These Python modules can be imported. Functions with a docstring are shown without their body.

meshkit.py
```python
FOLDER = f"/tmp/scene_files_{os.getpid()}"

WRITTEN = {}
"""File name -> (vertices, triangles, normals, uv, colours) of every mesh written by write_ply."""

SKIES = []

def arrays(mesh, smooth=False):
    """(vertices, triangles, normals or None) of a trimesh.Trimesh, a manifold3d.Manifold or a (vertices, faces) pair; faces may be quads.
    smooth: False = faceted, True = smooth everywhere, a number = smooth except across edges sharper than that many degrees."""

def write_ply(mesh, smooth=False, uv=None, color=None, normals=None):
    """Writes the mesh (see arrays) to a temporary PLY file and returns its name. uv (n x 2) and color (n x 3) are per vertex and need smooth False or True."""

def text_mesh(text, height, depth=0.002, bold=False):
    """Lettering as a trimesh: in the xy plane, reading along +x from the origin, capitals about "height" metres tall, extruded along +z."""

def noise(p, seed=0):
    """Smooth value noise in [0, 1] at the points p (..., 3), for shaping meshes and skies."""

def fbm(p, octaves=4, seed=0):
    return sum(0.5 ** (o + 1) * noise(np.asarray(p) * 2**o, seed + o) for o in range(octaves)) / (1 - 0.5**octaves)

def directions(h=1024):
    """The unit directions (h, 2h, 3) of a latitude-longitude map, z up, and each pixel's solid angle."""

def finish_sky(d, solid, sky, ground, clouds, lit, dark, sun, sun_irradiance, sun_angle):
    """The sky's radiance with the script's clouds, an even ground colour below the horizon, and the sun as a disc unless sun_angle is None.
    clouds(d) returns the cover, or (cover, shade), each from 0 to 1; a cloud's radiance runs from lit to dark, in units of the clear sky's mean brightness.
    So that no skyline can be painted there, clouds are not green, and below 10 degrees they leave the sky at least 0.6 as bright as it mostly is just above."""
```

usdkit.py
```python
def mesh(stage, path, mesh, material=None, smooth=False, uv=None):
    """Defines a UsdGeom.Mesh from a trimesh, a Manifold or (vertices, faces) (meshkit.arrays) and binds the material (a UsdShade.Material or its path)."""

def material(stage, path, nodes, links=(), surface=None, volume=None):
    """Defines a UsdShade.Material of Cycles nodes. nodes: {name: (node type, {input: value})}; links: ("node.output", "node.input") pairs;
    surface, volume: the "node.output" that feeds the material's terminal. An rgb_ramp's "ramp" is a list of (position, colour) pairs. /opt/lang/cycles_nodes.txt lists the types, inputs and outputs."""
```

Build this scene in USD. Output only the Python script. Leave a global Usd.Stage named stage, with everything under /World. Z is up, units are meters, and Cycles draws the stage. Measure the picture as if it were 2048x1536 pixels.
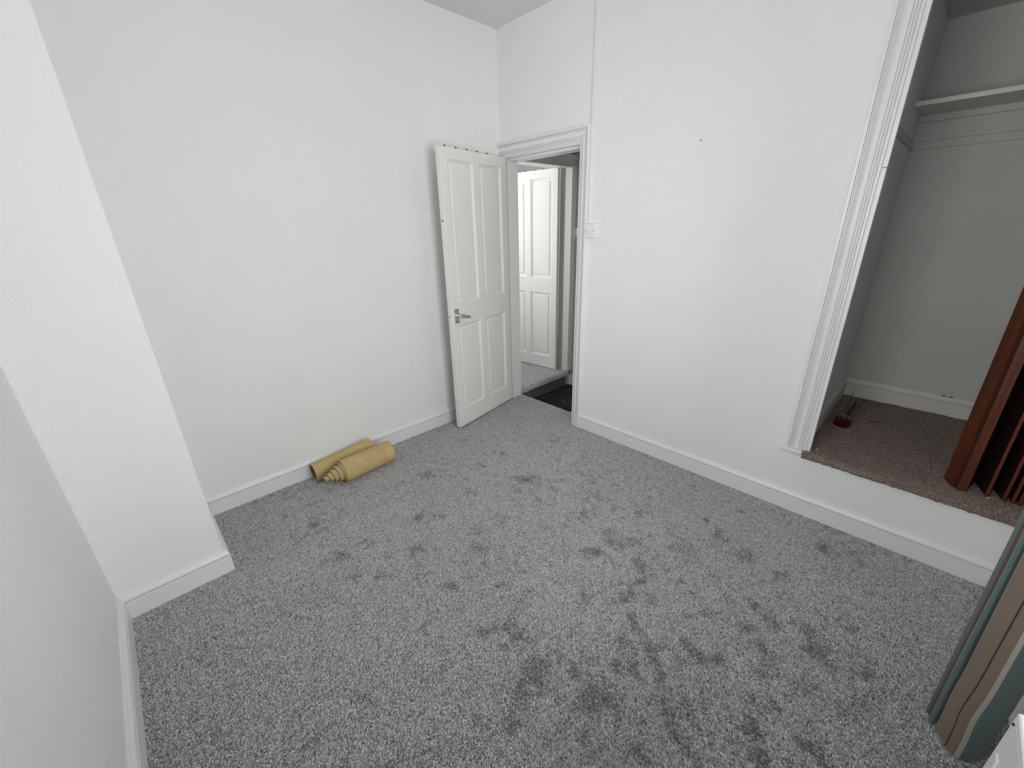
import math, random
import numpy as np
import trimesh
from manifold3d import Manifold, CrossSection
from pxr import Usd, UsdGeom, UsdLux, UsdShade, Gf, Sdf, Vt
import usdkit, meshkit

random.seed(7)
rng = np.random.default_rng(7)
stage = Usd.Stage.CreateInMemory()
UsdGeom.SetStageUpAxis(stage, "Z")
UsdGeom.SetStageMetersPerUnit(stage, 1.0)
W = "/World"
world = UsdGeom.Xform.Define(stage, W)
stage.SetDefaultPrim(world.GetPrim())
UsdGeom.Scope.Define(stage, W + "/Looks")

# ------------------------------------------------------------------ camera
EXPOSURE = 0.05
CAM_POS = np.array([2.6007, -2.3938, 1.5060])
YAW, PITCH, ROLL, FPX = 46.5975, -21.1124, -1.4279, 819.6
ya, pi_, ro = np.radians([YAW, PITCH, ROLL])
fw = np.array([-math.sin(ya) * math.cos(pi_), math.cos(ya) * math.cos(pi_), math.sin(pi_)])
rt = np.array([math.cos(ya), math.sin(ya), 0.0])
up = np.cross(rt, fw)
r2 = rt * math.cos(ro) + up * math.sin(ro)
u2 = -rt * math.sin(ro) + up * math.cos(ro)
cam = UsdGeom.Camera.Define(stage, W + "/camera")
M4 = Gf.Matrix4d(*r2, 0, *u2, 0, *(-fw), 0, *CAM_POS, 1)
cam.AddTransformOp().Set(M4)
cam.CreateHorizontalApertureAttr(36.0)
cam.CreateVerticalApertureAttr(27.0)
cam.CreateFocalLengthAttr(FPX / 2048 * 36.0)
cam.CreateClippingRangeAttr(Gf.Vec2f(0.02, 100))
cam.CreateExposureAttr(EXPOSURE)

# ------------------------------------------------------------------ sky and daylight
sky = UsdLux.DomeLight.Define(stage, W + "/sky")
sky.CreateColorAttr(Gf.Vec3f(0.90, 0.95, 1.0))
SKY = 0.15
sky.CreateIntensityAttr(SKY)


def window_light(name, pos, rot, w, h, inten, col):
    l = UsdLux.RectLight.Define(stage, f"{W}/{name}")
    l.AddTranslateOp().Set(Gf.Vec3d(*pos))
    l.AddRotateXYZOp().Set(Gf.Vec3f(*rot))
    l.CreateWidthAttr(w)
    l.CreateHeightAttr(h)
    l.CreateIntensityAttr(inten)
    l.CreateColorAttr(Gf.Vec3f(*col))
    return l


# overcast daylight at the room's window (right wall) and in the room across the landing; front and far side lights are added
I_RIGHT, I_FRONT, I_FAR = 8.6, 8.0, 8.6
window_light("daylight_right", (3.225, -1.53, 1.45), (0, 90, 0), 1.72, 1.35, I_RIGHT, (1.0, 0.988, 0.968))
window_light("added_light_front", (2.15, -2.88, 1.615), (90, 0, 0), 1.20, 1.40, I_FRONT, (1.0, 0.988, 0.968))  # added light from an invented window, brightens the back wall
window_light("daylight_far", (-2.18, 0.15, 1.72), (0, -90, 0), 1.7, 1.5, I_FAR, (0.985, 0.99, 1.0))

window_light("added_light_far_side", (-0.72, -0.78, 1.60), (90, 0, 0), 0.66, 1.2, I_FAR * 0.5, (0.985, 0.99, 1.0))  # added light, brightens the lining of the second doorway

# ------------------------------------------------------------------ materials
def mat(name, nodes, links, surface="p.BSDF"):
    return usdkit.material(stage, f"{W}/Looks/{name}", nodes, links, surface=surface)


def plain(name, col, rough=0.5, metallic=0.0, **kw):
    return mat(name, {"p": ("principled_bsdf", dict(base_color=col, roughness=rough, metallic=metallic, **kw))}, [])


def bumpy(name, c1, c2, mix_scale, bump_scale, strength, dist, rough=0.6, detail=3.0, extra=None):
    nodes = {"g": ("geometry", {}),
             "n": ("noise_texture", {"scale": mix_scale, "detail": 4.0, "roughness": 0.6}),
             "r": ("rgb_ramp", {"ramp": [(0.3, c1), (0.7, c2)]}),
             "b": ("noise_texture", {"scale": bump_scale, "detail": detail, "roughness": 0.55}),
             "bp": ("bump", {"strength": strength, "distance": dist}),
             "p": ("principled_bsdf", {"roughness": rough})}
    links = [("g.position", "n.vector"), ("g.position", "b.vector"), ("n.fac", "r.fac"), ("b.fac", "bp.height"),
             ("r.color", "p.base_color"), ("bp.normal", "p.normal")]
    return mat(name, nodes, links)


M = {}
M["wall"] = bumpy("wall_paint", (0.835, 0.845, 0.838), (0.855, 0.862, 0.857), 3.0, 170.0, 0.6, 0.0026, 0.65)
M["ceiling"] = bumpy("ceiling_paint", (0.74, 0.745, 0.735), (0.76, 0.765, 0.755), 3.0, 160.0, 0.25, 0.001, 0.8)
M["gloss"] = bumpy("white_gloss_paint", (0.80, 0.805, 0.825), (0.82, 0.825, 0.84), 6.0, 40.0, 0.04, 0.0006, 0.35)
M["door"] = bumpy("door_paint", (0.835, 0.825, 0.795), (0.85, 0.84, 0.812), 5.0, 50.0, 0.04, 0.0006, 0.4)
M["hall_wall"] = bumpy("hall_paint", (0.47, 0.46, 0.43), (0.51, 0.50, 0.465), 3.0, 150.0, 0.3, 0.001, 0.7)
M["shelf"] = bumpy("shelf_paint", (0.70, 0.69, 0.67), (0.74, 0.73, 0.71), 6.0, 60.0, 0.15, 0.0008, 0.45)
M["plastic"] = plain("white_plastic", (0.82, 0.815, 0.82), 0.3)
M["warm_skirt"] = bumpy("warm_grey_paint", (0.70, 0.675, 0.63), (0.73, 0.705, 0.66), 6.0, 40.0, 0.06, 0.0006, 0.5)  # darker, warmer tone than the other skirting
M["dark"] = plain("dark_metal", (0.03, 0.03, 0.03), 0.5)
M["screw"] = plain("dull_screw", (0.06, 0.055, 0.05), 0.45, 0.6)
M["steel"] = plain("satin_steel", (0.62, 0.62, 0.63), 0.42, 0.9)
M["chrome"] = plain("polished_chrome", (0.80, 0.80, 0.82), 0.12, 1.0)
M["brass"] = plain("dull_brass", (0.42, 0.33, 0.18), 0.4, 0.9)
M["radiator"] = bumpy("radiator_enamel", (0.80, 0.81, 0.81), (0.82, 0.83, 0.83), 5.0, 90.0, 0.06, 0.0005, 0.35)
M["reed"] = plain("black_reed", (0.006, 0.006, 0.006), 0.6)
M["leaf"] = bumpy("dry_leaf", (0.10, 0.03, 0.016), (0.16, 0.06, 0.03), 60.0, 200.0, 0.4, 0.001, 0.7)
M["paper"] = plain("white_paper", (0.78, 0.78, 0.78), 0.7)
M["gap"] = plain("dark_gap", (0.03, 0.028, 0.024), 0.9)
M["glass_pane"] = mat("window_glass", {"t": ("transparent_bsdf", {"color": (0.97, 0.98, 0.98)}), "gl": ("glossy_bsdf", {"color": (1, 1, 1), "roughness": 0.02}),
                                       "f": ("fresnel", {"IOR": 1.45}), "m": ("mix_closure", {})},
                      [("f.fac", "m.fac"), ("t.BSDF", "m.closure1"), ("gl.BSDF", "m.closure2")], surface="m.closure")
M["red_glass"] = plain("red_glass", (0.055, 0.003, 0.006), 0.12, coat_weight=0.4)

# alcove plaster: brushed, swirly relief
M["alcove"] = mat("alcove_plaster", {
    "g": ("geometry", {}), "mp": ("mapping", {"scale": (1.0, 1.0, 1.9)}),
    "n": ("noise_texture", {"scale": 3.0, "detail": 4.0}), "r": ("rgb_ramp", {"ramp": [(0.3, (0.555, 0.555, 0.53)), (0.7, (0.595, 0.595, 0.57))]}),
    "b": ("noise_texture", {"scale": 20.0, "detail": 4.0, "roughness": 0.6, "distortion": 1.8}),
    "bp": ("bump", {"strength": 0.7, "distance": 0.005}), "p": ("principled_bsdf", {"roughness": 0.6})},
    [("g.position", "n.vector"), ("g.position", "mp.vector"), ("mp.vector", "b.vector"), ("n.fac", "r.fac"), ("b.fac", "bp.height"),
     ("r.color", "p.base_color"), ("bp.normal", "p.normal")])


def carpet(name, dark, light, crushed=None, speck=None):
    """Twist pile: every tuft its own grey; the primvar 'pile' (0..1) says where the nap is trodden flat."""
    nodes = {"g": ("geometry", {}),
             "v": ("voronoi_texture", {"scale": 380.0, "randomness": 1.0}),
             "s": ("separate_color", {}),
             "n": ("noise_texture", {"scale": 320.0, "detail": 2.0, "roughness": 0.6}),
             "a": ("math", {"math_type": "multiply_add", "value2": 0.45, "value3": 0.0}),
             "ad": ("math", {"math_type": "add"}),
             "r": ("rgb_ramp", {"ramp": [(0.28, dark), (0.52, tuple((np.array(dark) * 0.45 + np.array(light) * 0.55).tolist())), (0.80, light)]}),
             "bp": ("bump", {"strength": 0.9, "distance": 0.004}),
             "p": ("principled_bsdf", {"roughness": 0.95, "specular_ior_level": 0.1, "sheen_weight": 0.15, "sheen_roughness": 0.6})}
    links = [("g.position", "v.vector"), ("g.position", "n.vector"), ("v.color", "s.color"), ("s.r", "a.value1"),
             ("n.fac", "h.value1"), ("h.value", "ad.value1"), ("a.value", "ad.value2"), ("ad.value", "r.fac"), ("ad.value", "bp.height"),
             ("bp.normal", "p.normal")]
    nodes["h"] = ("math", {"math_type": "multiply", "value2": 0.62})
    last = "r.color"
    if crushed is not None:
        nodes.update({"at": ("attribute", {"attribute": "pile"}),
                      "n2": ("noise_texture", {"scale": 42.0, "detail": 4.0, "roughness": 0.7}),
                      "n2m": ("math", {"math_type": "multiply_add", "value2": 1.1, "value3": -0.55}),
                      "s2": ("math", {"math_type": "add"}),
                      "mr": ("map_range", {"range_type": "smoothstep", "from_min": 0.12, "from_max": 0.95, "to_min": 0.0, "to_max": 1.0, "clamp": True}),
                      "mx": ("mix", {"mix_type": "multiply", "color2": crushed})})
        links += [("g.position", "n2.vector"), ("n2.fac", "n2m.value1"), ("at.fac", "s2.value1"), ("n2m.value", "s2.value2"),
                  ("s2.value", "mr.value"), ("mr.result", "mx.fac"), (last, "mx.color1")]
        last = "mx.color"
    if speck is not None:
        nodes.update({"v3": ("noise_texture", {"scale": 75.0, "detail": 5.0, "roughness": 0.75}),
                      "mr3": ("map_range", {"from_min": 0.60, "from_max": 0.66, "to_min": 0.0, "to_max": 1.0, "clamp": True}),
                      "mx3": ("mix", {"mix_type": "mix", "color2": speck})})
        links += [("g.position", "v3.vector"), ("v3.fac", "mr3.value"), ("mr3.result", "mx3.fac"), (last, "mx3.color1")]
        last = "mx3.color"
    links.append((last, "p.base_color"))
    return mat(name, nodes, links)


M["carpet"] = carpet("grey_twist_carpet", (0.075, 0.074, 0.075), (0.69, 0.68, 0.665), crushed=(0.62, 0.62, 0.63))
M["carpet_plain"] = carpet("grey_step_carpet", (0.13, 0.13, 0.135), (0.82, 0.815, 0.82))
M["carpet_offcut"] = carpet("offcut_carpet", (0.07, 0.068, 0.066), (0.36, 0.35, 0.34))
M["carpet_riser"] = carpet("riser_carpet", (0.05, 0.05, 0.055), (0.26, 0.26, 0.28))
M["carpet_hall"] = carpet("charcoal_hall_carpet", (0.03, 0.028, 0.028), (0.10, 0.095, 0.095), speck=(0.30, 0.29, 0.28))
M["carpet_brown"] = carpet("taupe_alcove_carpet", (0.10, 0.075, 0.068), (0.41, 0.322, 0.292))
M["backing"] = bumpy("felt_backing", (0.485, 0.355, 0.168), (0.585, 0.435, 0.212), 14.0, 320.0, 0.6, 0.0015, 0.95)
M["backing_edge"] = bumpy("pale_backing", (0.44, 0.36, 0.22), (0.55, 0.46, 0.30), 40.0, 320.0, 0.6, 0.0015, 0.95)

M["wood"] = mat("mahogany_effect", {
    "g": ("geometry", {}), "mp": ("mapping", {"scale": (60.0, 60.0, 2.5)}),
    "n": ("noise_texture", {"scale": 1.0, "detail": 5.0, "roughness": 0.6, "distortion": 0.6}),
    "r": ("rgb_ramp", {"ramp": [(0.3, (0.062, 0.0125, 0.0032)), (0.7, (0.145, 0.032, 0.0085))]}),
    "p": ("principled_bsdf", {"roughness": 0.38})},
    [("g.position", "mp.vector"), ("mp.vector", "n.vector"), ("n.fac", "r.fac"), ("r.color", "p.base_color")])
M["wood_pleat_shade"] = plain("mahogany_pleat_shade", (0.016, 0.004, 0.0022), 0.55)  # wood colour darkened to hold the shade between the folds
M["wood_dark"] = plain("mahogany_groove", (0.02, 0.004, 0.002), 0.6)

TEAL, BROWN, STRIPE, CREAM = (0.085, 0.130, 0.131), (0.175, 0.13, 0.10), (0.028, 0.016, 0.016), (0.36, 0.34, 0.285)
# printed stripes run along the cloth: primvar 'across' is the distance along the hem, 0..1
M["curtain"] = mat("striped_curtain", {
    "at": ("attribute", {"attribute": "across"}),
    "r": ("rgb_ramp", {"interpolate": False, "ramp": [(i / 18, c) for i, c in ((0, BROWN), (2.2, TEAL), (4.75, BROWN), (6.45, TEAL), (9.0, BROWN), (12.0, STRIPE), (12.13, BROWN), (12.88, CREAM), (13.28, TEAL))]}),
    "g": ("geometry", {}), "b": ("noise_texture", {"scale": 420.0, "detail": 2.0}), "bp": ("bump", {"strength": 0.4, "distance": 0.0008}),
    "p": ("principled_bsdf", {"roughness": 0.9, "sheen_weight": 0.2})},
    [("at.fac", "r.fac"), ("r.color", "p.base_color"), ("g.position", "b.vector"), ("b.fac", "bp.height"), ("bp.normal", "p.normal")])

# ------------------------------------------------------------------ helpers
taken = {}


def numbered(parent, name):
    k = taken.get((parent, name), 0)
    taken[(parent, name)] = k + 1
    return f"{parent}/{name}" + (f"_{k:03d}" if k else "")


def data(prim, label=None, cat=None, group=None, kind=None):
    for k, v in (("label", label), ("category", cat), ("group", group), ("kind", kind)):
        if v:
            prim.SetCustomDataByKey(k, v)
    return prim


def obj(name, mesh, m, parent=None, label=None, cat=None, kind=None, smooth=30, group=None):
    pth = str(parent.GetPath()) if parent is not None else W
    g = usdkit.mesh(stage, numbered(pth, name), mesh, M[m], smooth)
    data(g.GetPrim(), label, cat, group, kind)
    return g.GetPrim()


def thing(name, label, cat, loc=(0, 0, 0), rotz=0.0, kind=None, group=None):
    x = UsdGeom.Xform.Define(stage, numbered(W, name))
    x.AddTranslateOp().Set(Gf.Vec3d(*map(float, loc)))
    if rotz:
        x.AddRotateZOp().Set(math.degrees(rotz))
    return data(x.GetPrim(), label, cat, group, kind)


def struct(name, mesh, m, label, cat, smooth=30):
    return obj(name, mesh, m, None, label, cat, "structure", smooth)


def cube(a, b):
    a, b = np.minimum(a, b), np.maximum(a, b)
    return Manifold.cube((b - a).tolist()).translate(a.tolist())


def tm(man):
    m = man.to_mesh()
    return trimesh.Trimesh(np.asarray(m.vert_properties)[:, :3], np.asarray(m.tri_verts), process=False)


def rbox(a, b, r=0.003):
    """Box with rounded edges: hull of eight small spheres."""
    a, b = np.minimum(a, b), np.maximum(a, b)
    r = min(r, 0.49 * float((b - a).min()))
    s = Manifold.sphere(r, 12)
    return Manifold.batch_hull([s.translate([x, y, z]) for x in (a[0] + r, b[0] - r) for y in (a[1] + r, b[1] - r) for z in (a[2] + r, b[2] - r)])


def cyl(p, q, r, r_end=None, n=24):
    p, q = np.array(p, float), np.array(q, float)
    L = np.linalg.norm(q - p)
    z = (q - p) / L
    x = np.cross([0, 0, 1.0], z) if abs(z[2]) < 0.9 else np.cross([1.0, 0, 0], z)
    x /= np.linalg.norm(x)
    y = np.cross(z, x)
    T = np.stack([x, y, z, p], 1)
    return Manifold.cylinder(L, r, r if r_end is None else r_end, n).transform(T.tolist())


def union(*ms):
    out = ms[0]
    for m in ms[1:]:
        out = out + m
    return out


def sweep(stations, profile, closed=False):
    """stations: (p, u, v); profile points (a, b) -> p + a u + b v. Capped unless closed. profile is a closed outline."""
    pr = np.array(profile, float)
    n = len(pr)
    V = np.array([np.array(p) + pr[:, :1] * np.array(u) + pr[:, 1:] * np.array(v) for p, u, v in stations]).reshape(-1, 3)
    F = []
    m = len(stations)
    for i in range(m if closed else m - 1):
        j = (i + 1) % m
        for k in range(n):
            l = (k + 1) % n
            F += [(i * n + k, i * n + l, j * n + l), (i * n + k, j * n + l, j * n + k)]
    if not closed:
        from shapely.geometry import Polygon
        v2, f2 = trimesh.creation.triangulate_polygon(Polygon(pr), engine="earcut") if False else (pr, ears(pr))
        F += [tuple(t[::-1]) for t in f2] + [tuple((m - 1) * n + np.array(t)) for t in f2]
    t = trimesh.Trimesh(V, np.array(F), process=False)
    trimesh.repair.fix_normals(t)
    return t


def ears(pts):
    """Ear clipping of a simple outline; returns index triples."""
    P = [np.array(p) for p in pts]
    idx = list(range(len(P)))
    area = sum(P[i][0] * P[(i + 1) % len(P)][1] - P[(i + 1) % len(P)][0] * P[i][1] for i in idx)
    if area < 0:
        idx.reverse()
    out = []
    cr = lambda a, b, c: (b[0] - a[0]) * (c[1] - a[1]) - (b[1] - a[1]) * (c[0] - a[0])
    guard = 0
    while len(idx) > 3 and guard < 5000:
        guard += 1
        best = None
        for k in range(len(idx)):
            i, j, l = idx[k - 1], idx[k], idx[(k + 1) % len(idx)]
            if cr(P[i], P[j], P[l]) <= 1e-14:
                continue
            if any(cr(P[i], P[j], P[q]) >= 0 and cr(P[j], P[l], P[q]) >= 0 and cr(P[l], P[i], P[q]) >= 0 for q in idx if q not in (i, j, l)):
                continue
            best = k
            break
        if best is None:
            best = 0
        out.append((idx[best - 1], idx[best], idx[(best + 1) % len(idx)]))
        idx.pop(best)
    out.append(tuple(idx))
    return out


SKIRT = [(0, 0), (0.019, 0), (0.019, 0.078), (0.0195, 0.081), (0.0180, 0.0828), (0.0095, 0.0838), (0.0095, 0.0882), (0.0170, 0.0892), (0.0185, 0.092), (0.0175, 0.099),
         (0.0125, 0.107), (0.0085, 0.111), (0.007, 0.1155), (0.005, 0.117), (0, 0.117)]
# architrave: a = from the opening outwards, b = out from the wall
ARCH_OLD = [(0, 0), (0, 0.008), (0.003, 0.0105), (0.007, 0.0105), (0.0085, 0.0065), (0.0105, 0.0065), (0.012, 0.012), (0.016, 0.0135), (0.0175, 0.0095), (0.0195, 0.0095), (0.021, 0.0145),
        (0.0255, 0.016), (0.027, 0.012), (0.029, 0.012), (0.031, 0.016), (0.037, 0.0155), (0.044, 0.0165), (0.051, 0.0195), (0.057, 0.024), (0.0585, 0.0205), (0.061, 0.0205),
        (0.0625, 0.0255), (0.064, 0.022), (0.066, 0.022), (0.0675, 0.027), (0.078, 0.0275), (0.08, 0.025), (0.08, 0)]


ARCH = [(0, 0), (0, 0.009), (0.002, 0.0115), (0.0075, 0.0115), (0.0085, 0.0045), (0.0112, 0.0045), (0.0122, 0.0125), (0.0165, 0.014), (0.0175, 0.0075), (0.0200, 0.0075), (0.021, 0.0150),
        (0.0255, 0.0165), (0.0265, 0.0095), (0.0290, 0.0095), (0.030, 0.0165), (0.037, 0.0155), (0.044, 0.0165), (0.051, 0.0200), (0.0565, 0.0255), (0.0578, 0.0180), (0.0610, 0.0180),
        (0.0620, 0.0262), (0.0638, 0.0262), (0.0646, 0.0195), (0.0670, 0.0195), (0.0680, 0.0285), (0.078, 0.0290), (0.08, 0.026), (0.08, 0)]


def skirting(name, path, z, label, inward, lo=0, hi=None, scale=1.0, m="gloss", wob=0.0):
    """path in plan, the room on the left of travel if inward > 0; mitred at every corner. Only segments lo..hi are built."""
    P = [np.array(p, float) for p in path]
    hi = len(P) - 1 if hi is None else hi
    st = []
    for i in range(lo, hi + 1):
        ds = []
        if i > 0:
            ds.append((P[i] - P[i - 1]) / np.linalg.norm(P[i] - P[i - 1]))
        if i < len(P) - 1:
            ds.append((P[i + 1] - P[i]) / np.linalg.norm(P[i + 1] - P[i]))
        ns = [np.array([-d[1], d[0]]) * inward for d in ds]
        n = ns[0] if len(ns) == 1 else (ns[0] + ns[1]) / (1 + ns[0] @ ns[1])
        st.append(((P[i][0], P[i][1], z), (n[0], n[1], 0), (0, 0, 1)))
    return struct(name, sweep(st, [(a, b * scale) for a, b in SKIRT]), m, label, "skirting board", smooth=8)


def tuft_mesh(k):
    """One yarn tuft: a lumpy, leaning blob about 1 unit across, root at z = 0."""
    r_ = np.random.default_rng(100 + k)
    m = trimesh.creation.icosphere(subdivisions=1, radius=0.5)
    v = m.vertices.copy()
    v *= (1 + 0.22 * r_.normal(size=(len(v), 1)).clip(-1.5, 1.5))
    v[:, 2] = (v[:, 2] + 0.5) * 1.55
    lean = r_.uniform(-0.30, 0.30, 2)
    v[:, :2] += lean * (v[:, 2:] ** 1.3) * 0.6
    return trimesh.Trimesh(v, m.faces, process=False)


def lay_pile(parent, name, pos, nor, tone, tones, size, label, seed):
    """Real pile: tufts set in the carpet as one PointInstancer. tone is 0..1 per tuft and picks the yarn from the list of materials."""
    r_ = np.random.default_rng(seed)
    path = f"{parent.GetPath()}/{name}"
    pi = UsdGeom.PointInstancer.Define(stage, path)
    nt, ns = len(tones), 2
    rel = pi.CreatePrototypesRel()
    for i, mname in enumerate(tones):
        for j in range(ns):
            g = usdkit.mesh(stage, f"{path}/tuft" + (f"_{i * ns + j:03d}" if i + j else ""), tuft_mesh(j), M[mname], True)
            rel.AddTarget(g.GetPath())
    n = len(pos)
    idx = (np.clip((np.asarray(tone) * nt).astype(int), 0, nt - 1) * ns + r_.integers(0, ns, n)).astype(np.int32)
    a, half = r_.uniform(0, 2 * math.pi, n), None
    # rotation taking z to the surface normal (with some scatter), after a random turn about z
    nn = nor + r_.normal(0, 0.16, (n, 3))
    nn /= np.linalg.norm(nn, axis=1, keepdims=True)
    w_ = 1 + nn[:, 2]
    q1 = np.stack([w_, -nn[:, 1], nn[:, 0], np.zeros(n)], 1)
    q1 /= np.linalg.norm(q1, axis=1, keepdims=True)
    ca, sa = np.cos(a / 2), np.sin(a / 2)
    q = np.stack([q1[:, 0] * ca - q1[:, 3] * sa, q1[:, 1] * ca + q1[:, 2] * sa, q1[:, 2] * ca - q1[:, 1] * sa, q1[:, 3] * ca + q1[:, 0] * sa], 1)
    pi.CreateProtoIndicesAttr(Vt.IntArray.FromNumpy(idx))
    pi.CreatePositionsAttr(Vt.Vec3fArray.FromNumpy(pos.astype(np.float32)))
    pi.CreateOrientationsAttr(Vt.QuathArray([Gf.Quath(float(x[0]), float(x[1]), float(x[2]), float(x[3])) for x in q]))
    sc = size * r_.uniform(0.82, 1.22, (n, 1)) * np.array([1.0, 1.0, 1.0])
    pi.CreateScalesAttr(Vt.Vec3fArray.FromNumpy(sc.astype(np.float32)))
    data(pi.GetPrim(), label, None, None, "stuff")
    return pi


def yarns(stem, cols):
    names = []
    for i, c in enumerate(cols):
        M[f"{stem}_{i}"] = plain(f"{stem}_{i}", c, 0.95, specular_ior_level=0.1)
        names.append(f"{stem}_{i}")
    return names


GREY = yarns("grey_yarn", [(v, v * .995, v * .985) for v in (0.20, 0.30, 0.40, 0.50, 0.60, 0.70)])
SILVER = yarns("silver_yarn", [(v, v, v * 1.01) for v in (0.45, 0.55, 0.66, 0.76)])
TAUPE = yarns("taupe_yarn", [(0.14, 0.108, 0.095), (0.19, 0.148, 0.132), (0.245, 0.192, 0.172), (0.30, 0.238, 0.213), (0.37, 0.298, 0.268)])
CHARCOAL = yarns("charcoal_yarn", [(0.045, 0.041, 0.040), (0.06, 0.056, 0.054), (0.08, 0.075, 0.072), (0.19, 0.185, 0.18)])


def surface_points(mesh, spacing, seed, keep):
    """Evenly spread points on the faces of a mesh whose normals and centres pass keep()."""
    m = mesh.copy()
    m.update_faces(keep(m.face_normals, m.triangles_center))
    p, f = trimesh.sample.sample_surface(m, int(m.area / (spacing * spacing) * 1.15), seed=seed)
    return np.asarray(p), m.face_normals[f]


# ------------------------------------------------------------------ the room shell
H, D, L, NW, XR = 2.779, 0.546, 2.719, 0.375, 3.075     # height, nib depth, far end of left wall, nib width, right wall
TB = 0.15                                              # thickness of the back wall
OX0, OX1, OZ = 0.012, 0.765, 1.992                     # doorway
AX0, AX1, AZ0, AZ1 = 2.27, 3.072, 0.36, 2.42            # alcove opening
AY = 1.05                                              # back of alcove and landing

struct("wall_left", tm(union(cube((-0.1, -2.95, -0.05), (0, 0, H + .05)), cube((-0.1, -L - .12, -0.05), (D, -L + NW, H + .05)))), "wall",
       "white left wall with a projecting nib at its near end", "wall")
wb = cube((-0.1, 0, -0.4), (3.30, TB, H + .05)) - cube((OX0, -1, -1), (OX1, 1, OZ)) - cube((AX0, -1, AZ0), (AX1, 1, AZ1))
struct("wall_back", tm(wb), "wall", "white back wall holding the open doorway and the raised alcove", "wall")
VX0, VX1, VZ0, VZ1 = 1.60, 2.70, 0.98, 2.25  # opening for the added front window
struct("wall_front", tm(cube((-0.1, -L - 0.12, -0.05), (3.3, -L, H + .05)) - cube((VX0, -4, VZ0), (VX1, -2, VZ1))), "wall", "white wall at the far left edge of the photo", "wall")
WY0, WY1, WZ0, WZ1 = -2.15, -0.95, 0.64, 2.25
wr = cube((XR, -2.9, -0.05), (XR + 0.12, 0.0, H + .05)) - cube((XR - 1, WY0, WZ0), (XR + 1, WY1, WZ1))
struct("wall_right", tm(wr), "wall", "white window wall behind the striped curtain", "wall")
struct("ceiling", tm(cube((-0.1, -2.9, H), (3.3, TB, H + .1))), "ceiling", "flat white painted ceiling above the corner", "ceiling")

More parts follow.
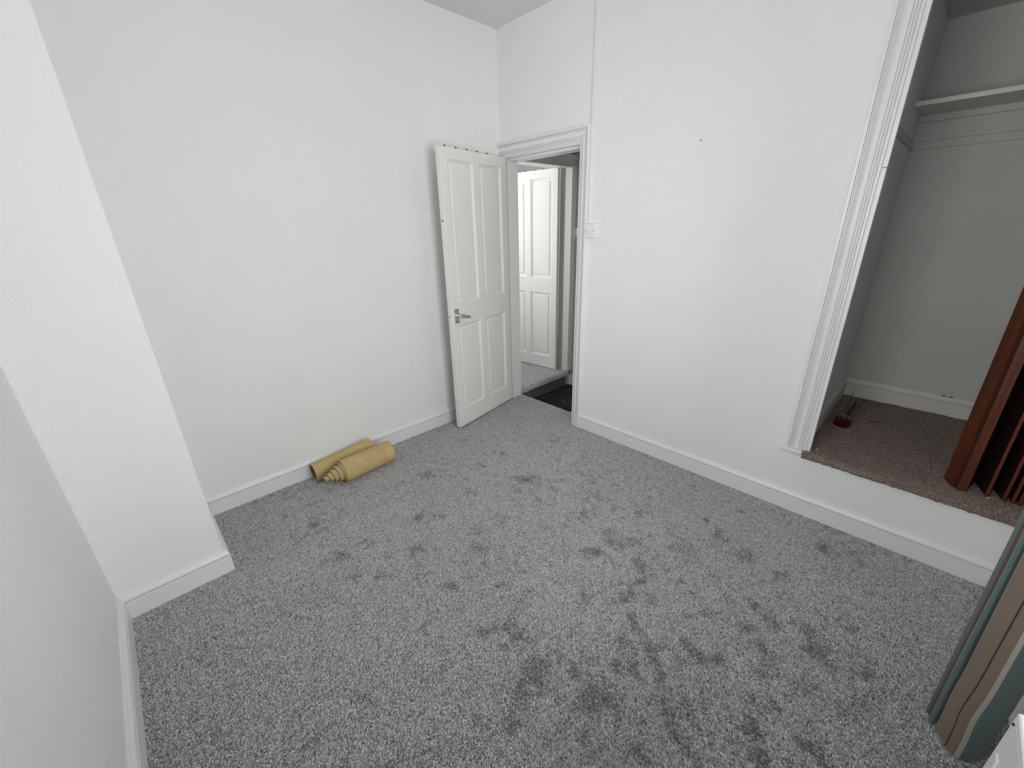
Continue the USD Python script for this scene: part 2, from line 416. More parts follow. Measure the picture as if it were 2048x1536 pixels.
# carpet: a fine grid carrying the trodden marks, plus the tongue that runs through the doorway to the step
marks = [(0.89, -1.15, 0.043, 0.045), (1.04, -0.82, 0.07, 0.043), (0.87, -1.5, 0.023, 0.034), (1.07, -1.63, 0.041, 0.028), (1.72, -0.89, 0.051, 0.047), (1.7, -1.04, 0.044, 0.033), (1.82, -0.81, 0.051, 0.036), (1.93, -0.96, 0.019, 0.055), (1.97, -1.16, 0.047, 0.026), (1.84, -1.27, 0.03, 0.026), (1.97, -1.48, 0.019, 0.02), (1.91, -1.62, 0.055, 0.047), (1.91, -1.76, 0.038, 0.047), (1.78, -1.61, 0.047, 0.041), (1.71, -1.6, 0.049, 0.031), (2.11, -1.58, 0.068, 0.047), (2.45, -0.85, 0.031, 0.04), (2.46, -0.99, 0.026, 0.031), (2.55, -0.79, 0.042, 0.049), (2.6, -0.84, 0.044, 0.046), (2.47, -1.09, 0.032, 0.02), (2.49, -1.21, 0.027, 0.045), (2.54, -1.17, 0.01, 0.035), (2.6, -1.04, 0.034, 0.027), (2.74, -0.83, 0.031, 0.026), (2.11, -0.21, 0.027, 0.028), (2.09, -0.47, 0.041, 0.048), (2.01, -0.42, 0.021, 0.021), (2.24, -0.54, 0.052, 0.042), (2.49, -0.23, 0.038, 0.032), (2.1, -0.89, 0.022, 0.023), (2.16, -0.93, 0.03, 0.022), (1.82, -0.49, 0.022, 0.023), (0.34, -0.79, 0.038, 0.031), (0.69, -0.7, 0.05, 0.034), (0.72, -0.91, 0.068, 0.037), (0.54, -1.24, 0.046, 0.047), (1.17, -1.21, 0.039, 0.033), (0.96, -1.39, 0.023, 0.026), (1.51, -0.82, 0.028, 0.034), (1.1, -1.85, 0.033, 0.018), (1.65, -1.7, 0.024, 0.017), (1.53, -1.49, 0.023, 0.016), (1.38, -1.65, 0.023, 0.017), (0.5, -1.93, 0.028, 0.036), (0.84, -1.93, 0.05, 0.035), (1.92, -1.56, 0.03, 0.027), (2.12, -1.41, 0.054, 0.03), (2.06, -1.34, 0.046, 0.029), (2.01, -1.56, 0.025, 0.035), (1.92, -1.67, 0.025, 0.051), (2.2, -1.05, 0.024, 0.019), (2.45, -0.7, 0.041, 0.034), (2.39, -0.94, 0.035, 0.024), (2.65, -0.67, 0.027, 0.026), (2.17, -1.55, 0.027, 0.046), (2.4, -0.56, 0.036, 0.032), (2.05, -1.09, 0.017, 0.026)]
tracks = [(2.36, -0.81, 2.47, -0.86, 0.01), (2.03, -1.21, 2.08, -1.25, 0.014), (2.08, -1.25, 2.17, -1.29, 0.016), (2.17, -1.29, 2.24, -1.36, 0.013), (2.24, -1.36, 2.3, -1.44, 0.01), (2.3, -1.44, 2.35, -1.49, 0.01), (2.26, -1.19, 2.36, -1.16, 0.013), (1.97, -1.14, 1.96, -0.99, 0.011), (1.96, -0.99, 1.9, -0.92, 0.009), (1.96, -1.83, 1.88, -1.68, 0.015), (2.35, -1.49, 2.44, -1.52, 0.008), (2.63, -1.23, 2.71, -1.25, 0.012), (2.5, -1.28, 2.56, -1.37, 0.016)]
nx, ny = 340, 305
gx, gy = np.meshgrid(np.linspace(0.0, XR, nx), np.linspace(-L, 0.0, ny))
pile = np.zeros_like(gx)
ea, eb = np.array([0.727, 0.687]), np.array([-0.727, 0.687])
for mx_, my_, a, b in marks:
    dx, dy = gx - mx_, gy - my_
    q = ((dx * 0.687 + dy * 0.727) / (a * 1.0)) ** 2 + ((-dx * 0.727 + dy * 0.687) / (b * 1.0)) ** 2
    pile = np.maximum(pile, rng.uniform(0.55, 0.95) * np.exp(-0.75 * q))
for _ in range(150):                                   # faint scuffs between the clear ones
    mx_, my_ = rng.uniform(0.25, 2.85), rng.uniform(-2.3, -0.15)
    an, a, b = rng.uniform(0, math.pi), rng.uniform(0.02, 0.07), rng.uniform(0.012, 0.03)
    dx, dy = gx - mx_, gy - my_
    q = ((dx * math.cos(an) + dy * math.sin(an)) / a) ** 2 + ((-dx * math.sin(an) + dy * math.cos(an)) / b) ** 2
    pile = np.maximum(pile, rng.uniform(0.10, 0.45) * np.exp(-0.75 * q))
for x0, y0, x1, y1, r in tracks:
    d = np.array([x1 - x0, y1 - y0])
    t = np.clip(((gx - x0) * d[0] + (gy - y0) * d[1]) / (d @ d), 0, 1)
    wv = 0.010 * np.sin(t * 7.0 + x0 * 9)
    q = ((gx - x0 - t * d[0] + wv) ** 2 + (gy - y0 - t * d[1] - wv) ** 2) / (r * 1.6) ** 2
    pile = np.maximum(pile, (0.85 + 0.15 * np.sin(t * 9 + y0 * 5)) * np.exp(-0.75 * q))
pts = np.stack([gx.ravel(), gy.ravel(), np.zeros(gx.size)], 1)
broad = meshkit.fbm(pts * 3.0) if hasattr(meshkit, "fbm") else np.zeros(len(pts))
broad = (np.asarray(broad) - np.mean(broad)) / (np.std(broad) + 1e-9)
pile = pile.ravel() + 0.10 * broad
gz = 0.0012 * broad
k = np.arange(nx * ny).reshape(ny, nx)
q = np.stack([k[:-1, :-1], k[:-1, 1:], k[1:, 1:], k[1:, :-1]], -1).reshape(-1, 4)
# tongue with rounded nosing and the riser below it
nose = [(0.0, 0.0), (0.150, 0.0), (0.160, -0.002), (0.167, -0.008), (0.169, -0.016), (0.166, -0.026), (0.158, -0.031), (0.1515, -0.032), (0.1515, -0.19), (0.11, -0.19), (0.0, -0.19)]
tongue = sweep([((OX0 + .001, 0, 0), (0, 1, 0), (0, 0, 1)), ((OX1 - .001, 0, 0), (0, 1, 0), (0, 0, 1))], nose)
gv = np.stack([gx.ravel(), gy.ravel(), gz], 1)
gf = np.vstack([q[:, [0, 1, 2]], q[:, [0, 2, 3]]])
gv_all = np.vstack([gv, tongue.vertices])
gf_all = np.vstack([gf, tongue.faces + len(gv)])
fl = thing("floor", "grey twist pile carpet with dark trodden marks across the room", "carpet", kind="structure")
gv_all[:, 2] -= 0.007
obj("backing", trimesh.Trimesh(gv_all, gf_all, process=False), "carpet_plain", fl, smooth=False)
SP = 0.0047
ux, uy = np.meshgrid(np.arange(0.004, XR - 0.003, SP), np.arange(-L + 0.004, 0.0, SP * 0.866))
ux = ux + (np.arange(ux.shape[0]) % 2)[:, None] * SP / 2
tp = np.stack([ux.ravel(), uy.ravel()], 1)
vx, vy = np.meshgrid(np.arange(OX0 + .004, OX1 - .003, SP), np.arange(0.0, 0.163, SP * 0.866))
tp = np.vstack([tp, np.stack([vx.ravel(), vy.ravel()], 1)])
tp += rng.normal(0, SP * 0.17, tp.shape)
ok = ((tp[:, 0] < XR - .003) & (tp[:, 0] > 0.003) & (tp[:, 1] > -L + .003) & ~((tp[:, 0] < D + .003) & (tp[:, 1] < -L + NW + .003)))
tp = tp[ok]
from scipy.ndimage import map_coordinates
pf = map_coordinates(pile.reshape(ny, nx), [(tp[:, 1] + L) / L * (ny - 1), tp[:, 0] / XR * (nx - 1)], order=1, mode="nearest")
edge_n = np.asarray(meshkit.fbm(np.column_stack([tp * 34.0, np.zeros(len(tp))])))
edge_n = (edge_n - edge_n.mean()) / edge_n.std()
crush = np.clip((pf + 0.16 * edge_n - 0.12) / 0.75, 0, 1)
tone = np.clip(rng.normal(0.58, 0.20, len(tp)) - 0.40 * crush, 0, 0.999)
lay_pile(fl, "pile", np.column_stack([tp, -0.0078 - 0.0016 * crush + rng.normal(0, .0004, len(tp))]), np.tile([0.0, 0.0, 1.0], (len(tp), 1)), tone, GREY, 0.0055, "short twisted grey carpet pile", 11)

# skirting: one mitred run along left wall, nib and front wall; another along the back wall
run = [(0, 0), (0, -L + NW), (D, -L + NW), (D, -L), (XR, -L)]
skirting("baseboard_left", run, 0, "white moulded skirting along the left wall behind the carpet rolls", 1, 0, 1)
skirting("baseboard_left_nib", run, 0, "white skirting round the outer corner of the wall nib", 1, 1, 3)
skirting("baseboard_front", run, 0, "white skirting at the bottom left edge of the photo", 1, 3, 4)
skirting("baseboard_back", [(OX1 + 0.081, 0), (XR, 0)], 0, "white skirting under the alcove along the back wall", -1)

# ------------------------------------------------------------------ window (behind the curtain, gives the daylight)
wn = thing("window_1", "white sash window in the right wall beside the camera", "window", kind="structure")
fx0, fx1 = XR + 0.05, XR + 0.11
fr = cube((fx0, WY0, WZ0), (fx1, WY1, WZ1)) - cube((fx0 - 1, WY0 + .055, WZ0 + .06), (fx1 + 1, WY1 - .055, WZ1 - .055))
fr = fr + cube((fx0, WY0, 1.425), (fx1, WY1, 1.475)) + cube((fx0 + .01, (WY0 + WY1) / 2 - .014, WZ0), (fx1 - .01, (WY0 + WY1) / 2 + .014, WZ1))
obj("window_frame", tm(fr), "gloss", wn)
obj("pane", tm(cube((fx0 + .027, WY0 + .05, WZ0 + .05), (fx0 + .031, WY1 - .05, 1.45))), "glass_pane", wn)
obj("pane", tm(cube((fx0 + .035, WY0 + .05, 1.45), (fx0 + .039, WY1 - .05, WZ1 - .05))), "glass_pane", wn)
obj("window_sill", tm(rbox((XR - .035, WY0 - .04, WZ0 - .03), (XR + .06, WY1 + .04, WZ0), .008)), "gloss", wn)

wn = thing("window_2", "added white window behind the camera, made up to carry extra light", "window", kind="structure")  # added, unseen window around the extra front light
fy1, fy0 = -L - 0.05, -L - 0.10
fr = cube((VX0, fy0, VZ0), (VX1, fy1, VZ1)) - cube((VX0 + .05, fy0 - 1, VZ0 + .05), (VX1 - .05, fy1 + 1, VZ1 - .05)) + cube((2.135, fy0, VZ0), (2.165, fy1, VZ1))
obj("window_frame", tm(fr), "gloss", wn)
obj("pane", tm(cube((VX0 + .04, fy0 + .022, VZ0 + .04), (VX1 - .04, fy0 + .026, VZ1 - .04))), "glass_pane", wn)
obj("window_sill", tm(rbox((VX0 - .03, fy1 - .01, VZ0 - .028), (VX1 + .03, -L + .03, VZ0), .006)), "gloss", wn)

# ------------------------------------------------------------------ doorway: lining and architrave
tr = thing("trim_1", "white moulded architrave around the open doorway", "architrave", kind="structure")
AO = (0, -1, 0)
xl = OX1 - 0.002
s2 = math.sqrt(0)  # mitre by equal offsets in x and z
leg = sweep([((OX1, 0, 0), (1, 0, 0), AO), ((OX1, 0, OZ), (1, 0, 1), AO)], ARCH)
head = sweep([((0.0, 0, OZ), (0, 0, 1.06), AO), ((OX1, 0, OZ), (1, 0, 1.06), AO)], ARCH)
leg = sweep([((OX1, 0, 0), (1, 0, 0), AO), ((OX1, 0, OZ), (1, 0, 1.06), AO)], ARCH)
obj("head_moulding", head, "gloss", tr, smooth=14)
obj("side_moulding", leg, "gloss", tr, smooth=14)
lin = union(cube((OX0, 0.002, 0.001), (OX0 + .002, TB, OZ)), cube((OX0, 0.045, 0.001), (OX0 + .016, TB, OZ)))
obj("side_lining", tm(union(cube((OX0, 0.042, 0.001), (OX0 + .024, TB, OZ)), cube((OX0, 0.001, 0.001), (OX0 + .005, 0.043, OZ)))), "door", tr)
obj("side_lining", tm(cube((OX1 - .004, 0.0, 0.001), (OX1, TB, OZ))), "door", tr)
obj("head_lining", tm(union(cube((OX0, 0.0, OZ - .010), (OX1, TB, OZ)), cube((OX0, 0.046, OZ - .026), (OX1, TB, OZ)))), "gloss", tr)


# ------------------------------------------------------------------ doors
def rect_loops(s0, s1, z0, z1, loops, y0, sgn):
    """Nested rectangles (inset, depth) joined into one surface: a moulded, raised door panel."""
    V, F = [], []
    for ins, dep in loops:
        for s, z in ((s0 + ins, z0 + ins), (s1 - ins, z0 + ins), (s1 - ins, z1 - ins), (s0 + ins, z1 - ins)):
            V.append((s, y0 - sgn * dep, z))
    for i in range(len(loops) - 1):
        for k_ in range(4):
            a, b, c, d = i * 4 + k_, i * 4 + (k_ + 1) % 4, i * 4 + 4 + (k_ + 1) % 4, i * 4 + 4 + k_
            F += [(a, b, c), (a, c, d)]
    n = (len(loops) - 1) * 4
    F += [(n, n + 1, n + 2), (n, n + 2, n + 3)]
    F = np.array(F)
    return np.array(V), F if sgn > 0 else F[:, ::-1]


PANEL = [(0.0, 0.0002), (0.0015, 0.0045), (0.0045, 0.0055), (0.0115, 0.0100), (0.0150, 0.0105), (0.0165, 0.0140), (0.0185, 0.0142), (0.0360, 0.0118), (0.0375, 0.0060), (0.0395, 0.0056)]


def door(name, label, wd, z0, z1, rects, base, d, n, thick=0.037, pegs=(), extra=None):
    """Local frame: x from hinge along the leaf, y out of the seen face (face at y = 0), z up."""
    T = np.eye(4)
    T[:3, 0], T[:3, 1], T[:3, 2], T[:3, 3] = d, n, (0, 0, 1), base
    x = UsdGeom.Xform.Define(stage, numbered(W, name))
    x.AddTransformOp().Set(Gf.Matrix4d(*T.T.ravel().tolist()))
    t = data(x.GetPrim(), label, "door", None, "structure")
    flip = np.linalg.det(T[:3, :3]) < 0

    def fix(m):
        m = tm(m) if isinstance(m, Manifold) else m
        if flip:
            m = trimesh.Trimesh(m.vertices, m.faces[:, ::-1], process=False)
        return m
    body = rbox((0, -thick, z0), (wd, 0, z1), 0.0022)
    for s0, s1, a, b in rects:
        body = body - cube((s0, -1, a), (s1, 1, b))
    obj("leaf", fix(body), "door", t, smooth=25)
    for s0, s1, a, b in rects:
        v1, f1 = rect_loops(s0 - .0005, s1 + .0005, a - .0005, b + .0005, PANEL, 0.0, 1)
        v2, f2 = rect_loops(s0 - .0005, s1 + .0005, a - .0005, b + .0005, PANEL, -thick, -1)
        obj("panel", fix(trimesh.Trimesh(np.vstack([v1, v2]), np.vstack([f1[:, ::-1], f2[:, ::-1] + len(v1)]), process=False)), "door", t, smooth=12)
    for s in pegs:
        obj("hook_tip", fix(union(cyl((s, -thick * .45, z1 - .004), (s, -thick * .45 + .002, z1 + .006), .0055, .0050, 12), Manifold.sphere(.0060, 12).translate([s, -thick * .45 + .003, z1 + .0065]))), "dark", t)
    if extra:
        extra(t, fix)
    return t


def door1_fittings(t, fix):
    # lever handle: backplate, boss, lever and screws, plus latch face and old lock hole on the leading edge
    h_ = obj("handle_plate", fix(rbox((0.640, -0.0005, 0.851), (0.683, 0.0065, 0.954), .0018)), "steel", t, label="satin metal handle backplate")
    for s in (0.650, 0.673):
        for z in (0.861, 0.944):
            obj("screw", fix(cyl((s, 0.0055, z), (s, 0.0078, z), 0.0036, n=14)), "screw", h_)
    obj("boss", fix(cyl((0.658, 0.006, 0.907), (0.658, 0.020, 0.907), 0.0125, 0.0115)), "chrome", h_)
    neck = Manifold.batch_hull([Manifold.sphere(.0085, 16).translate([0.658, 0.016, 0.907]), Manifold.sphere(.0085, 16).translate([0.655, 0.043, 0.906])])
    obj("lever", fix(neck), "chrome", h_)
    bar = Manifold.batch_hull([rbox((0.636, 0.036, 0.894), (0.664, 0.050, 0.916), .004), rbox((0.560, 0.040, 0.874), (0.566, 0.050, 0.894), .004)])
    obj("lever", fix(bar), "steel", h_)
    w_ = 0.7085
    l_ = obj("latch_plate", fix(rbox((w_ - .001, -0.029, 0.865), (w_ + .0012, -0.007, 0.945), .0008)), "door", t, label="painted latch plate on the door edge")
    obj("latch_bolt", fix(rbox((w_, -0.024, 0.896), (w_ + .009, -0.012, 0.912), .0015)), "steel", l_)
    k_ = obj("old_lock_ring", fix(cyl((0.7075, -0.0185, 1.547), (0.7098, -0.0185, 1.547), 0.0085)), "steel", t)
    obj("keyhole", fix(cyl((0.7090, -0.0185, 1.547), (0.7102, -0.0185, 1.547), 0.0042)), "gap", k_)
    for z in (0.25, 1.02, 1.76):
        obj("hinge", fix(cyl((-.002, -thick1 - .001, z), (-.002, -thick1 - .001, z + .08), .0045)), "door", t)


thick1 = 0.037
th = math.radians(79.05)
d1 = np.array([math.cos(th), -math.sin(th), 0])
n1 = np.array([math.sin(th), math.cos(th), 0])
PR = [(0.066, 0.326, 0.992, 1.917), (0.388, 0.644, 0.992, 1.917), (0.067, 0.326, 0.156, 0.830), (0.388, 0.647, 0.156, 0.830)]
door("door_1", "open white four panel door with a satin lever handle", 0.7085, 0.016, 1.985, PR, np.array([0.0575, 0.004, 0]), d1, n1,
     pegs=(0.645, 0.538, 0.430, 0.322, 0.211), extra=door1_fittings)

# ------------------------------------------------------------------ landing and the room across it
HX = -0.10
FZ = -0.18
hw = cube((-0.22, -2.6, -0.45), (HX, 2.2, 2.9)) - cube((-1, 0.19, 0.0), (1, 0.985, 2.01)) - cube((HX - 0.012, 0.19, -0.4), (1, 0.985, -0.001))
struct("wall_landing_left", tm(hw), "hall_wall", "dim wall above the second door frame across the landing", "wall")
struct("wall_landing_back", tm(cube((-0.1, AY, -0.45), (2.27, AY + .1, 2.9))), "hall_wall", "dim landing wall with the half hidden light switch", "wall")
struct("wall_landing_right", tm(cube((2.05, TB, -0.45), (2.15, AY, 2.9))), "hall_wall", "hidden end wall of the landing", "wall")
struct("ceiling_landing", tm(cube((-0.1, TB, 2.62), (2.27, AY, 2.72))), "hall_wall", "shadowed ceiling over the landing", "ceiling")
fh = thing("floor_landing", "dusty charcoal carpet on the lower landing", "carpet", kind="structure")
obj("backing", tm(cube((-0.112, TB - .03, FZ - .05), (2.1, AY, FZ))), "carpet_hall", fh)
bx_, by_ = np.meshgrid(np.arange(HX + .003, 0.75, .0056), np.arange(TB + .004, AY - .02, .0050))
bp_ = np.column_stack([bx_.ravel(), by_.ravel(), np.full(bx_.size, FZ - 0.004)])
bp_[:, :2] += rng.normal(0, .0011, (len(bp_), 2))
dust = np.asarray(meshkit.fbm(bp_ * np.array([38.0, 38.0, 1.0])))
dust = (dust - dust.mean()) / dust.std()
lay_pile(fh, "pile", bp_, np.tile([0.0, 0.0, 1.0], (len(bp_), 1)), np.where((dust > 1.3) & (rng.uniform(0, 1, len(bp_)) < 0.4), 0.99, rng.uniform(0, 0.745, len(bp_))), CHARCOAL, 0.0064, "dusty charcoal pile of the landing carpet", 14)
skirting("baseboard_landing", [(HX, AY), (2.05, AY)], FZ, "short skirting end on the landing beyond the doorway", -1, m="door")

# step up into the far room: carpet with a bullnose
nose2 = [(0.0, 0.0), (0.008, -0.0008), (0.020, -0.004), (0.030, -0.0095), (0.038, -0.017), (0.0435, -0.027), (0.0445, -0.036), (0.041, -0.046), (0.032, -0.053), (0.020, -0.055), (-0.011, -0.055), (-0.0118, -0.02), (-0.2, -0.02), (-0.2, 0.0)]
stp = []
for y in np.linspace(0.19, 0.9845, 24):
    w_ = 0.0025 * math.sin(9 * y) + 0.002 * math.sin(23 * y + 1)
    stp.append(((HX + w_, y, 0.001), (1, 0, 0), (0, 0, 1)))
fs = thing("floor_step", "grey carpeted step with a rounded nosing across the landing", "step", kind="structure")
stm = sweep(stp, nose2)
obj("backing", stm, "carpet_plain", fs, smooth=50)
sp_, sn_ = surface_points(stm, 0.0056, 5, lambda n, c: (n[:, 2] > -0.75) & (np.abs(n[:, 1]) < 0.9) & (c[:, 0] > HX - .1) & ((n[:, 2] > .1) | (c[:, 0] > HX + .015)))
lay_pile(fs, "pile", sp_ - sn_ * .006, sn_, rng.uniform(0, 1, len(sp_)), SILVER, 0.0064, "light grey pile of the step carpet", 12)
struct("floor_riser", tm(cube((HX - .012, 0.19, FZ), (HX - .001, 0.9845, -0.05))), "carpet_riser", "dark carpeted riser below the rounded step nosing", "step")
fb = thing("floor_beyond", "bright grey carpet in the room across the landing", "carpet", kind="structure")
obj("backing", tm(cube((-2.0, -0.6, -0.05), (-0.112, 2.2, -0.003))), "carpet_plain", fb)
bx_, by_ = np.meshgrid(np.arange(-0.95, -0.19, .0056), np.arange(0.1, 1.1, .0050))
bp_ = np.column_stack([bx_.ravel(), by_.ravel(), np.full(bx_.size, -0.007)])
bp_[:, :2] += rng.normal(0, .0011, (len(bp_), 2))
lay_pile(fb, "pile", bp_, np.tile([0.0, 0.0, 1.0], (len(bp_), 1)), rng.uniform(0, 1, len(bp_)), SILVER, 0.0064, "light grey pile of the far carpet", 13)
struct("wall_beyond_left", tm(cube((-2.1, -0.7, -0.1), (-2.0, 2.2, 2.8)) - cube((-3, -0.55, 0.95), (-1, 0.85, 2.5))), "wall", "hidden window wall of the room across the landing", "wall")
struct("wall_beyond_back", tm(cube((-2.0, 2.1, -0.1), (-0.2, 2.2, 2.8))), "wall", "white wall seen above the second door", "wall")
wf = cube((-2.1, -0.7, -0.1), (-0.2, -0.6, 2.8)) - cube((-1.04, -1, 1.0), (-0.40, 0, 2.2))  # opening cut for the added side light
struct("wall_beyond_front", tm(wf), "wall", "hidden near wall of the room across the landing", "wall")
struct("ceiling_beyond", tm(cube((-2.1, -0.7, 2.7), (-0.2, 2.2, 2.8))), "ceiling", "white ceiling of the room across the landing", "ceiling")
w2 = thing("window_3", "white window of the room across the landing", "window", kind="structure")
f2_ = cube((-2.09, -0.55, 0.95), (-2.04, 0.85, 2.5)) - cube((-3, -0.49, 1.01), (-1, 0.79, 2.44)) + cube((-2.085, 0.135, 0.95), (-2.045, 0.165, 2.5))
obj("window_frame", tm(f2_), "gloss", w2)
obj("pane", tm(cube((-2.067, -0.5, 1.0), (-2.063, 0.8, 2.45))), "glass_pane", w2)

w4 = thing("window_4", "small added side window, made up to light the second doorway", "window", kind="structure")  # added, unseen window around the extra far side light
f4_ = cube((-1.04, -0.69, 1.0), (-0.40, -0.64, 2.2)) - cube((-1.0, -2, 1.04), (-0.44, 0, 2.16))
obj("window_frame", tm(f4_), "gloss", w4)
obj("pane", tm(cube((-1.01, -0.667, 1.03), (-0.43, -0.663, 2.17))), "glass_pane", w4)

# its frame: lining, stop and architrave
t3 = thing("trim_2", "dim plain architrave of the second doorway across the landing", "architrave", kind="structure")
OY1, OZ2 = 0.985, 2.01
AX = (1, 0, 0)
SC = [(a * 1.2, b * 0.9) for a, b in ARCH]
PL = [(0, 0), (0, 0.012), (0.003, 0.014), (0.052, 0.015), (0.054, 0.019), (0.060, 0.021), (0.080, 0.027), (0.094, 0.029), (0.096, 0.026), (0.096, 0)]
obj("head_moulding", sweep([((HX, 0.19, OZ2), (0, -0.9, 1), AX), ((HX, 1.049, OZ2), (0, 0, 1), AX)], PL), "door", t3, smooth=14)
obj("side_moulding", tm(rbox((HX, OY1, 0.001), (-0.071, 1.049, OZ2 + .004), .003)), "door", t3)
obj("side_lining", tm(cube((-0.150, OY1 - .010, 0.001), (-0.073, OY1 + .002, OZ2))), "door", t3)
obj("side_lining", tm(cube((-0.215, OY1 - .001, 0.001), (-0.149, OY1, OZ2))), "hall_wall", t3)
obj("head_lining", tm(cube((-0.215, 0.19, OZ2 - .012), (-0.075, OY1, OZ2))), "door", t3)

a2 = math.radians(5.5)
d2 = np.array([-math.cos(a2), -math.sin(a2), 0])
n2 = np.array([math.sin(a2), -math.cos(a2), 0])
PR2 = [(0.063, 0.330, 0.990, 1.931), (0.396, 0.660, 0.990, 1.931), (0.071, 0.337, 0.144, 0.837), (0.400, 0.660, 0.144, 0.837)]
door("door_2", "bright white panelled door standing open beyond the landing", 0.725, 0.010, 2.003, PR2, np.array([-0.185, 0.902, 0]), d2, n2,
     pegs=(0.064, 0.177, 0.289, 0.405, 0.52))

# ------------------------------------------------------------------ switches and cable trunking
def switch(name, label, x0, x1, z0, z1, y, depth, group=None):
    t = thing(name, label, "light switch", ((x0 + x1) / 2, y, (z0 + z1) / 2), group=group)
    w_, h_ = (x1 - x0) / 2, (z1 - z0) / 2
    obj("back_box", tm(rbox((-w_ + .001, -depth + .008, -h_ + .001), (w_ + .0, 0, h_ - .001), .002)), "plastic", t)
    fp = obj("plate", tm(rbox((-w_, -depth, -h_), (w_, -depth + .009, h_), .003)), "plastic", t)
    rk = Manifold.batch_hull([rbox((-.0052, -depth - .0012, -.011), (.0052, -depth + .002, -.009), .0008), rbox((-.0052, -depth - .0055, .009), (.0052, -depth + .002, .0115), .0008)])
    obj("rocker", tm(rk), "plastic", fp)
    for s in (-.030, .030):
        obj("screw", tm(cyl((s, -depth + .001, .0005), (s, -depth - .0006, .0005), .0032, n=14)), "screw", fp)
    return t


switch("light_switch", "white surface mounted light switch beside the doorway architrave", 0.835, 0.921, 1.421, 1.5055, 0.0, 0.030)
switch("light_switch", "half hidden white light switch on the landing wall", -0.088, -0.002, 1.385, 1.471, AY, 0.012)
ct = thing("cable_trunking", "narrow white cable trunking rising from the light switch", "cable trunking", (0.8555, 0, 1.5055))
obj("trunking_base", tm(rbox((-.0125, -0.009, 0), (.0125, 0, H - 1.5055), .001)), "gloss", ct)
obj("trunking_lid", tm(rbox((-.0095, -0.0135, 0), (.0095, -.008, H - 1.5055), .002)), "gloss", ct)
pl_ = thing("wall_plug", "small dark screw plug left in the white back wall", "wall plug", (1.536, 0, 1.894))
obj("plug_rim", tm(cyl((0, 0.0, 0), (0, -0.002, 0), 0.0046, 0.0036, 16)), "warm_skirt", pl_)
obj("plug_hole", tm(cyl((0, -0.0015, 0), (0, -0.0026, 0), 0.0030, 0.0030, 12)), "dark", pl_)

# ------------------------------------------------------------------ alcove over the stairs
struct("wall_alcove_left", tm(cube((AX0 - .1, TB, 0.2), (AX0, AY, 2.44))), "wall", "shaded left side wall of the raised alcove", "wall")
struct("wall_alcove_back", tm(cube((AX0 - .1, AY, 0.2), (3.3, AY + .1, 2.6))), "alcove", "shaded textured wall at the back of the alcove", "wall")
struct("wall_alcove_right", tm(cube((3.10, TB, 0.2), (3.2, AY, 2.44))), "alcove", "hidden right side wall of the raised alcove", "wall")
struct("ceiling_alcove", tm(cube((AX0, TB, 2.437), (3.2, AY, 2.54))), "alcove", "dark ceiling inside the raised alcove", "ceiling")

# alcove carpet: rounded, slightly ragged lip hanging over the wall
def alcove_floor():
    prof = [(AY, AZ0 - .01), (AY, 0.372)]
    for y in np.linspace(1.0, 0.01, 26):
        prof.append((y, 0.372))
    for a in np.linspace(90, -100, 12):
        prof.append((-0.006 - 0.024 * max(0.0, math.cos(math.radians(a))), 0.3515 + 0.0205 * math.sin(math.radians(a))))
    prof += [(-0.0005, 0.3305), (-0.0005, AZ0 + .001), (0.1, AZ0 + .001)]
    pr = np.array(prof)
    xs = np.linspace(2.2885, AX1 - 0.001, 195)
    V, F = [], []
    n = len(pr)
    for x in xs:
        drop = 0.012 * max(0, (x - 2.4) / 0.6)
        P = np.stack([np.full(n, x), pr[:, 0], pr[:, 1]], 1)
        P[pr[:, 0] > 0.0, 0] = 2.2705 + (x - 2.2885) * (3.0995 - 2.2705) / (3.0385 - 2.2885) if False else x
        lip = (pr[:, 0] < 0.005)
        P[lip, 2] -= drop
        V.append(P)
    V = np.array(V)
    nz = np.asarray(meshkit.fbm(V.reshape(-1, 3) * 60.0)).reshape(len(xs), n)
    nz = (nz - nz.mean()) / nz.std()
    V[..., 2] += 0.0011 * nz
    V[:, pr[:, 0] < 0.005, 1] -= 0.0012 * np.abs(nz[:, pr[:, 0] < 0.005])
    V = V.reshape(-1, 3)
    for i in range(len(xs) - 1):
        for k_ in range(n):
            l_ = (k_ + 1) % n
            F += [(i * n + k_, (i + 1) * n + k_, (i + 1) * n + l_), (i * n + k_, (i + 1) * n + l_, i * n + l_)]
    m = trimesh.Trimesh(V, np.array(F), process=False)
    # end cap on the left so that the lip is solid
    c = ears(pr)
    m = trimesh.Trimesh(V, np.vstack([F, np.array(c), np.array(c) + (len(xs) - 1) * n]), process=False)
    trimesh.repair.fix_normals(m)
    side = tm(union(cube((2.2701, 0.03, AZ0), (2.29, AY, 0.3715)), cube((AX1 - .002, 0.152, AZ0), (3.0995, AY, 0.3715))))
    return trimesh.util.concatenate([m, side])


fa = thing("floor_alcove", "taupe carpet on the raised alcove floor with a rounded lip", "carpet", kind="structure")
afm = alcove_floor()
obj("backing", afm, "carpet_brown", fa, smooth=50)
ap_, an_ = surface_points(afm, 0.0045, 6, lambda n, c: (c[:, 2] > 0.328) & ((n[:, 2] > 0.5) | (c[:, 1] < -0.003)) & (np.abs(n[:, 0]) < 0.9) & (c[:, 2] > .333))
lay_pile(fa, "pile", ap_ - an_ * .0065, an_, np.clip(rng.normal(0.50, 0.22, len(ap_)), 0, 0.999), TAUPE, 0.0055, "taupe pile of the alcove carpet", 15)
sk_ = skirting("baseboard_alcove", [(AX0, 0.03), (AX0, AY), (3.10, AY)], 0.371, "shaded skirting around the alcove floor", -1, m="warm_skirt")

for x0, x1 in ((2.7387, 2.7575), (2.770, 2.789)):
    obj("crack", tm(rbox((x0, AY - .0085, 0.4865), (x1, AY - .002, 0.4905), .0012)), "gap", sk_)

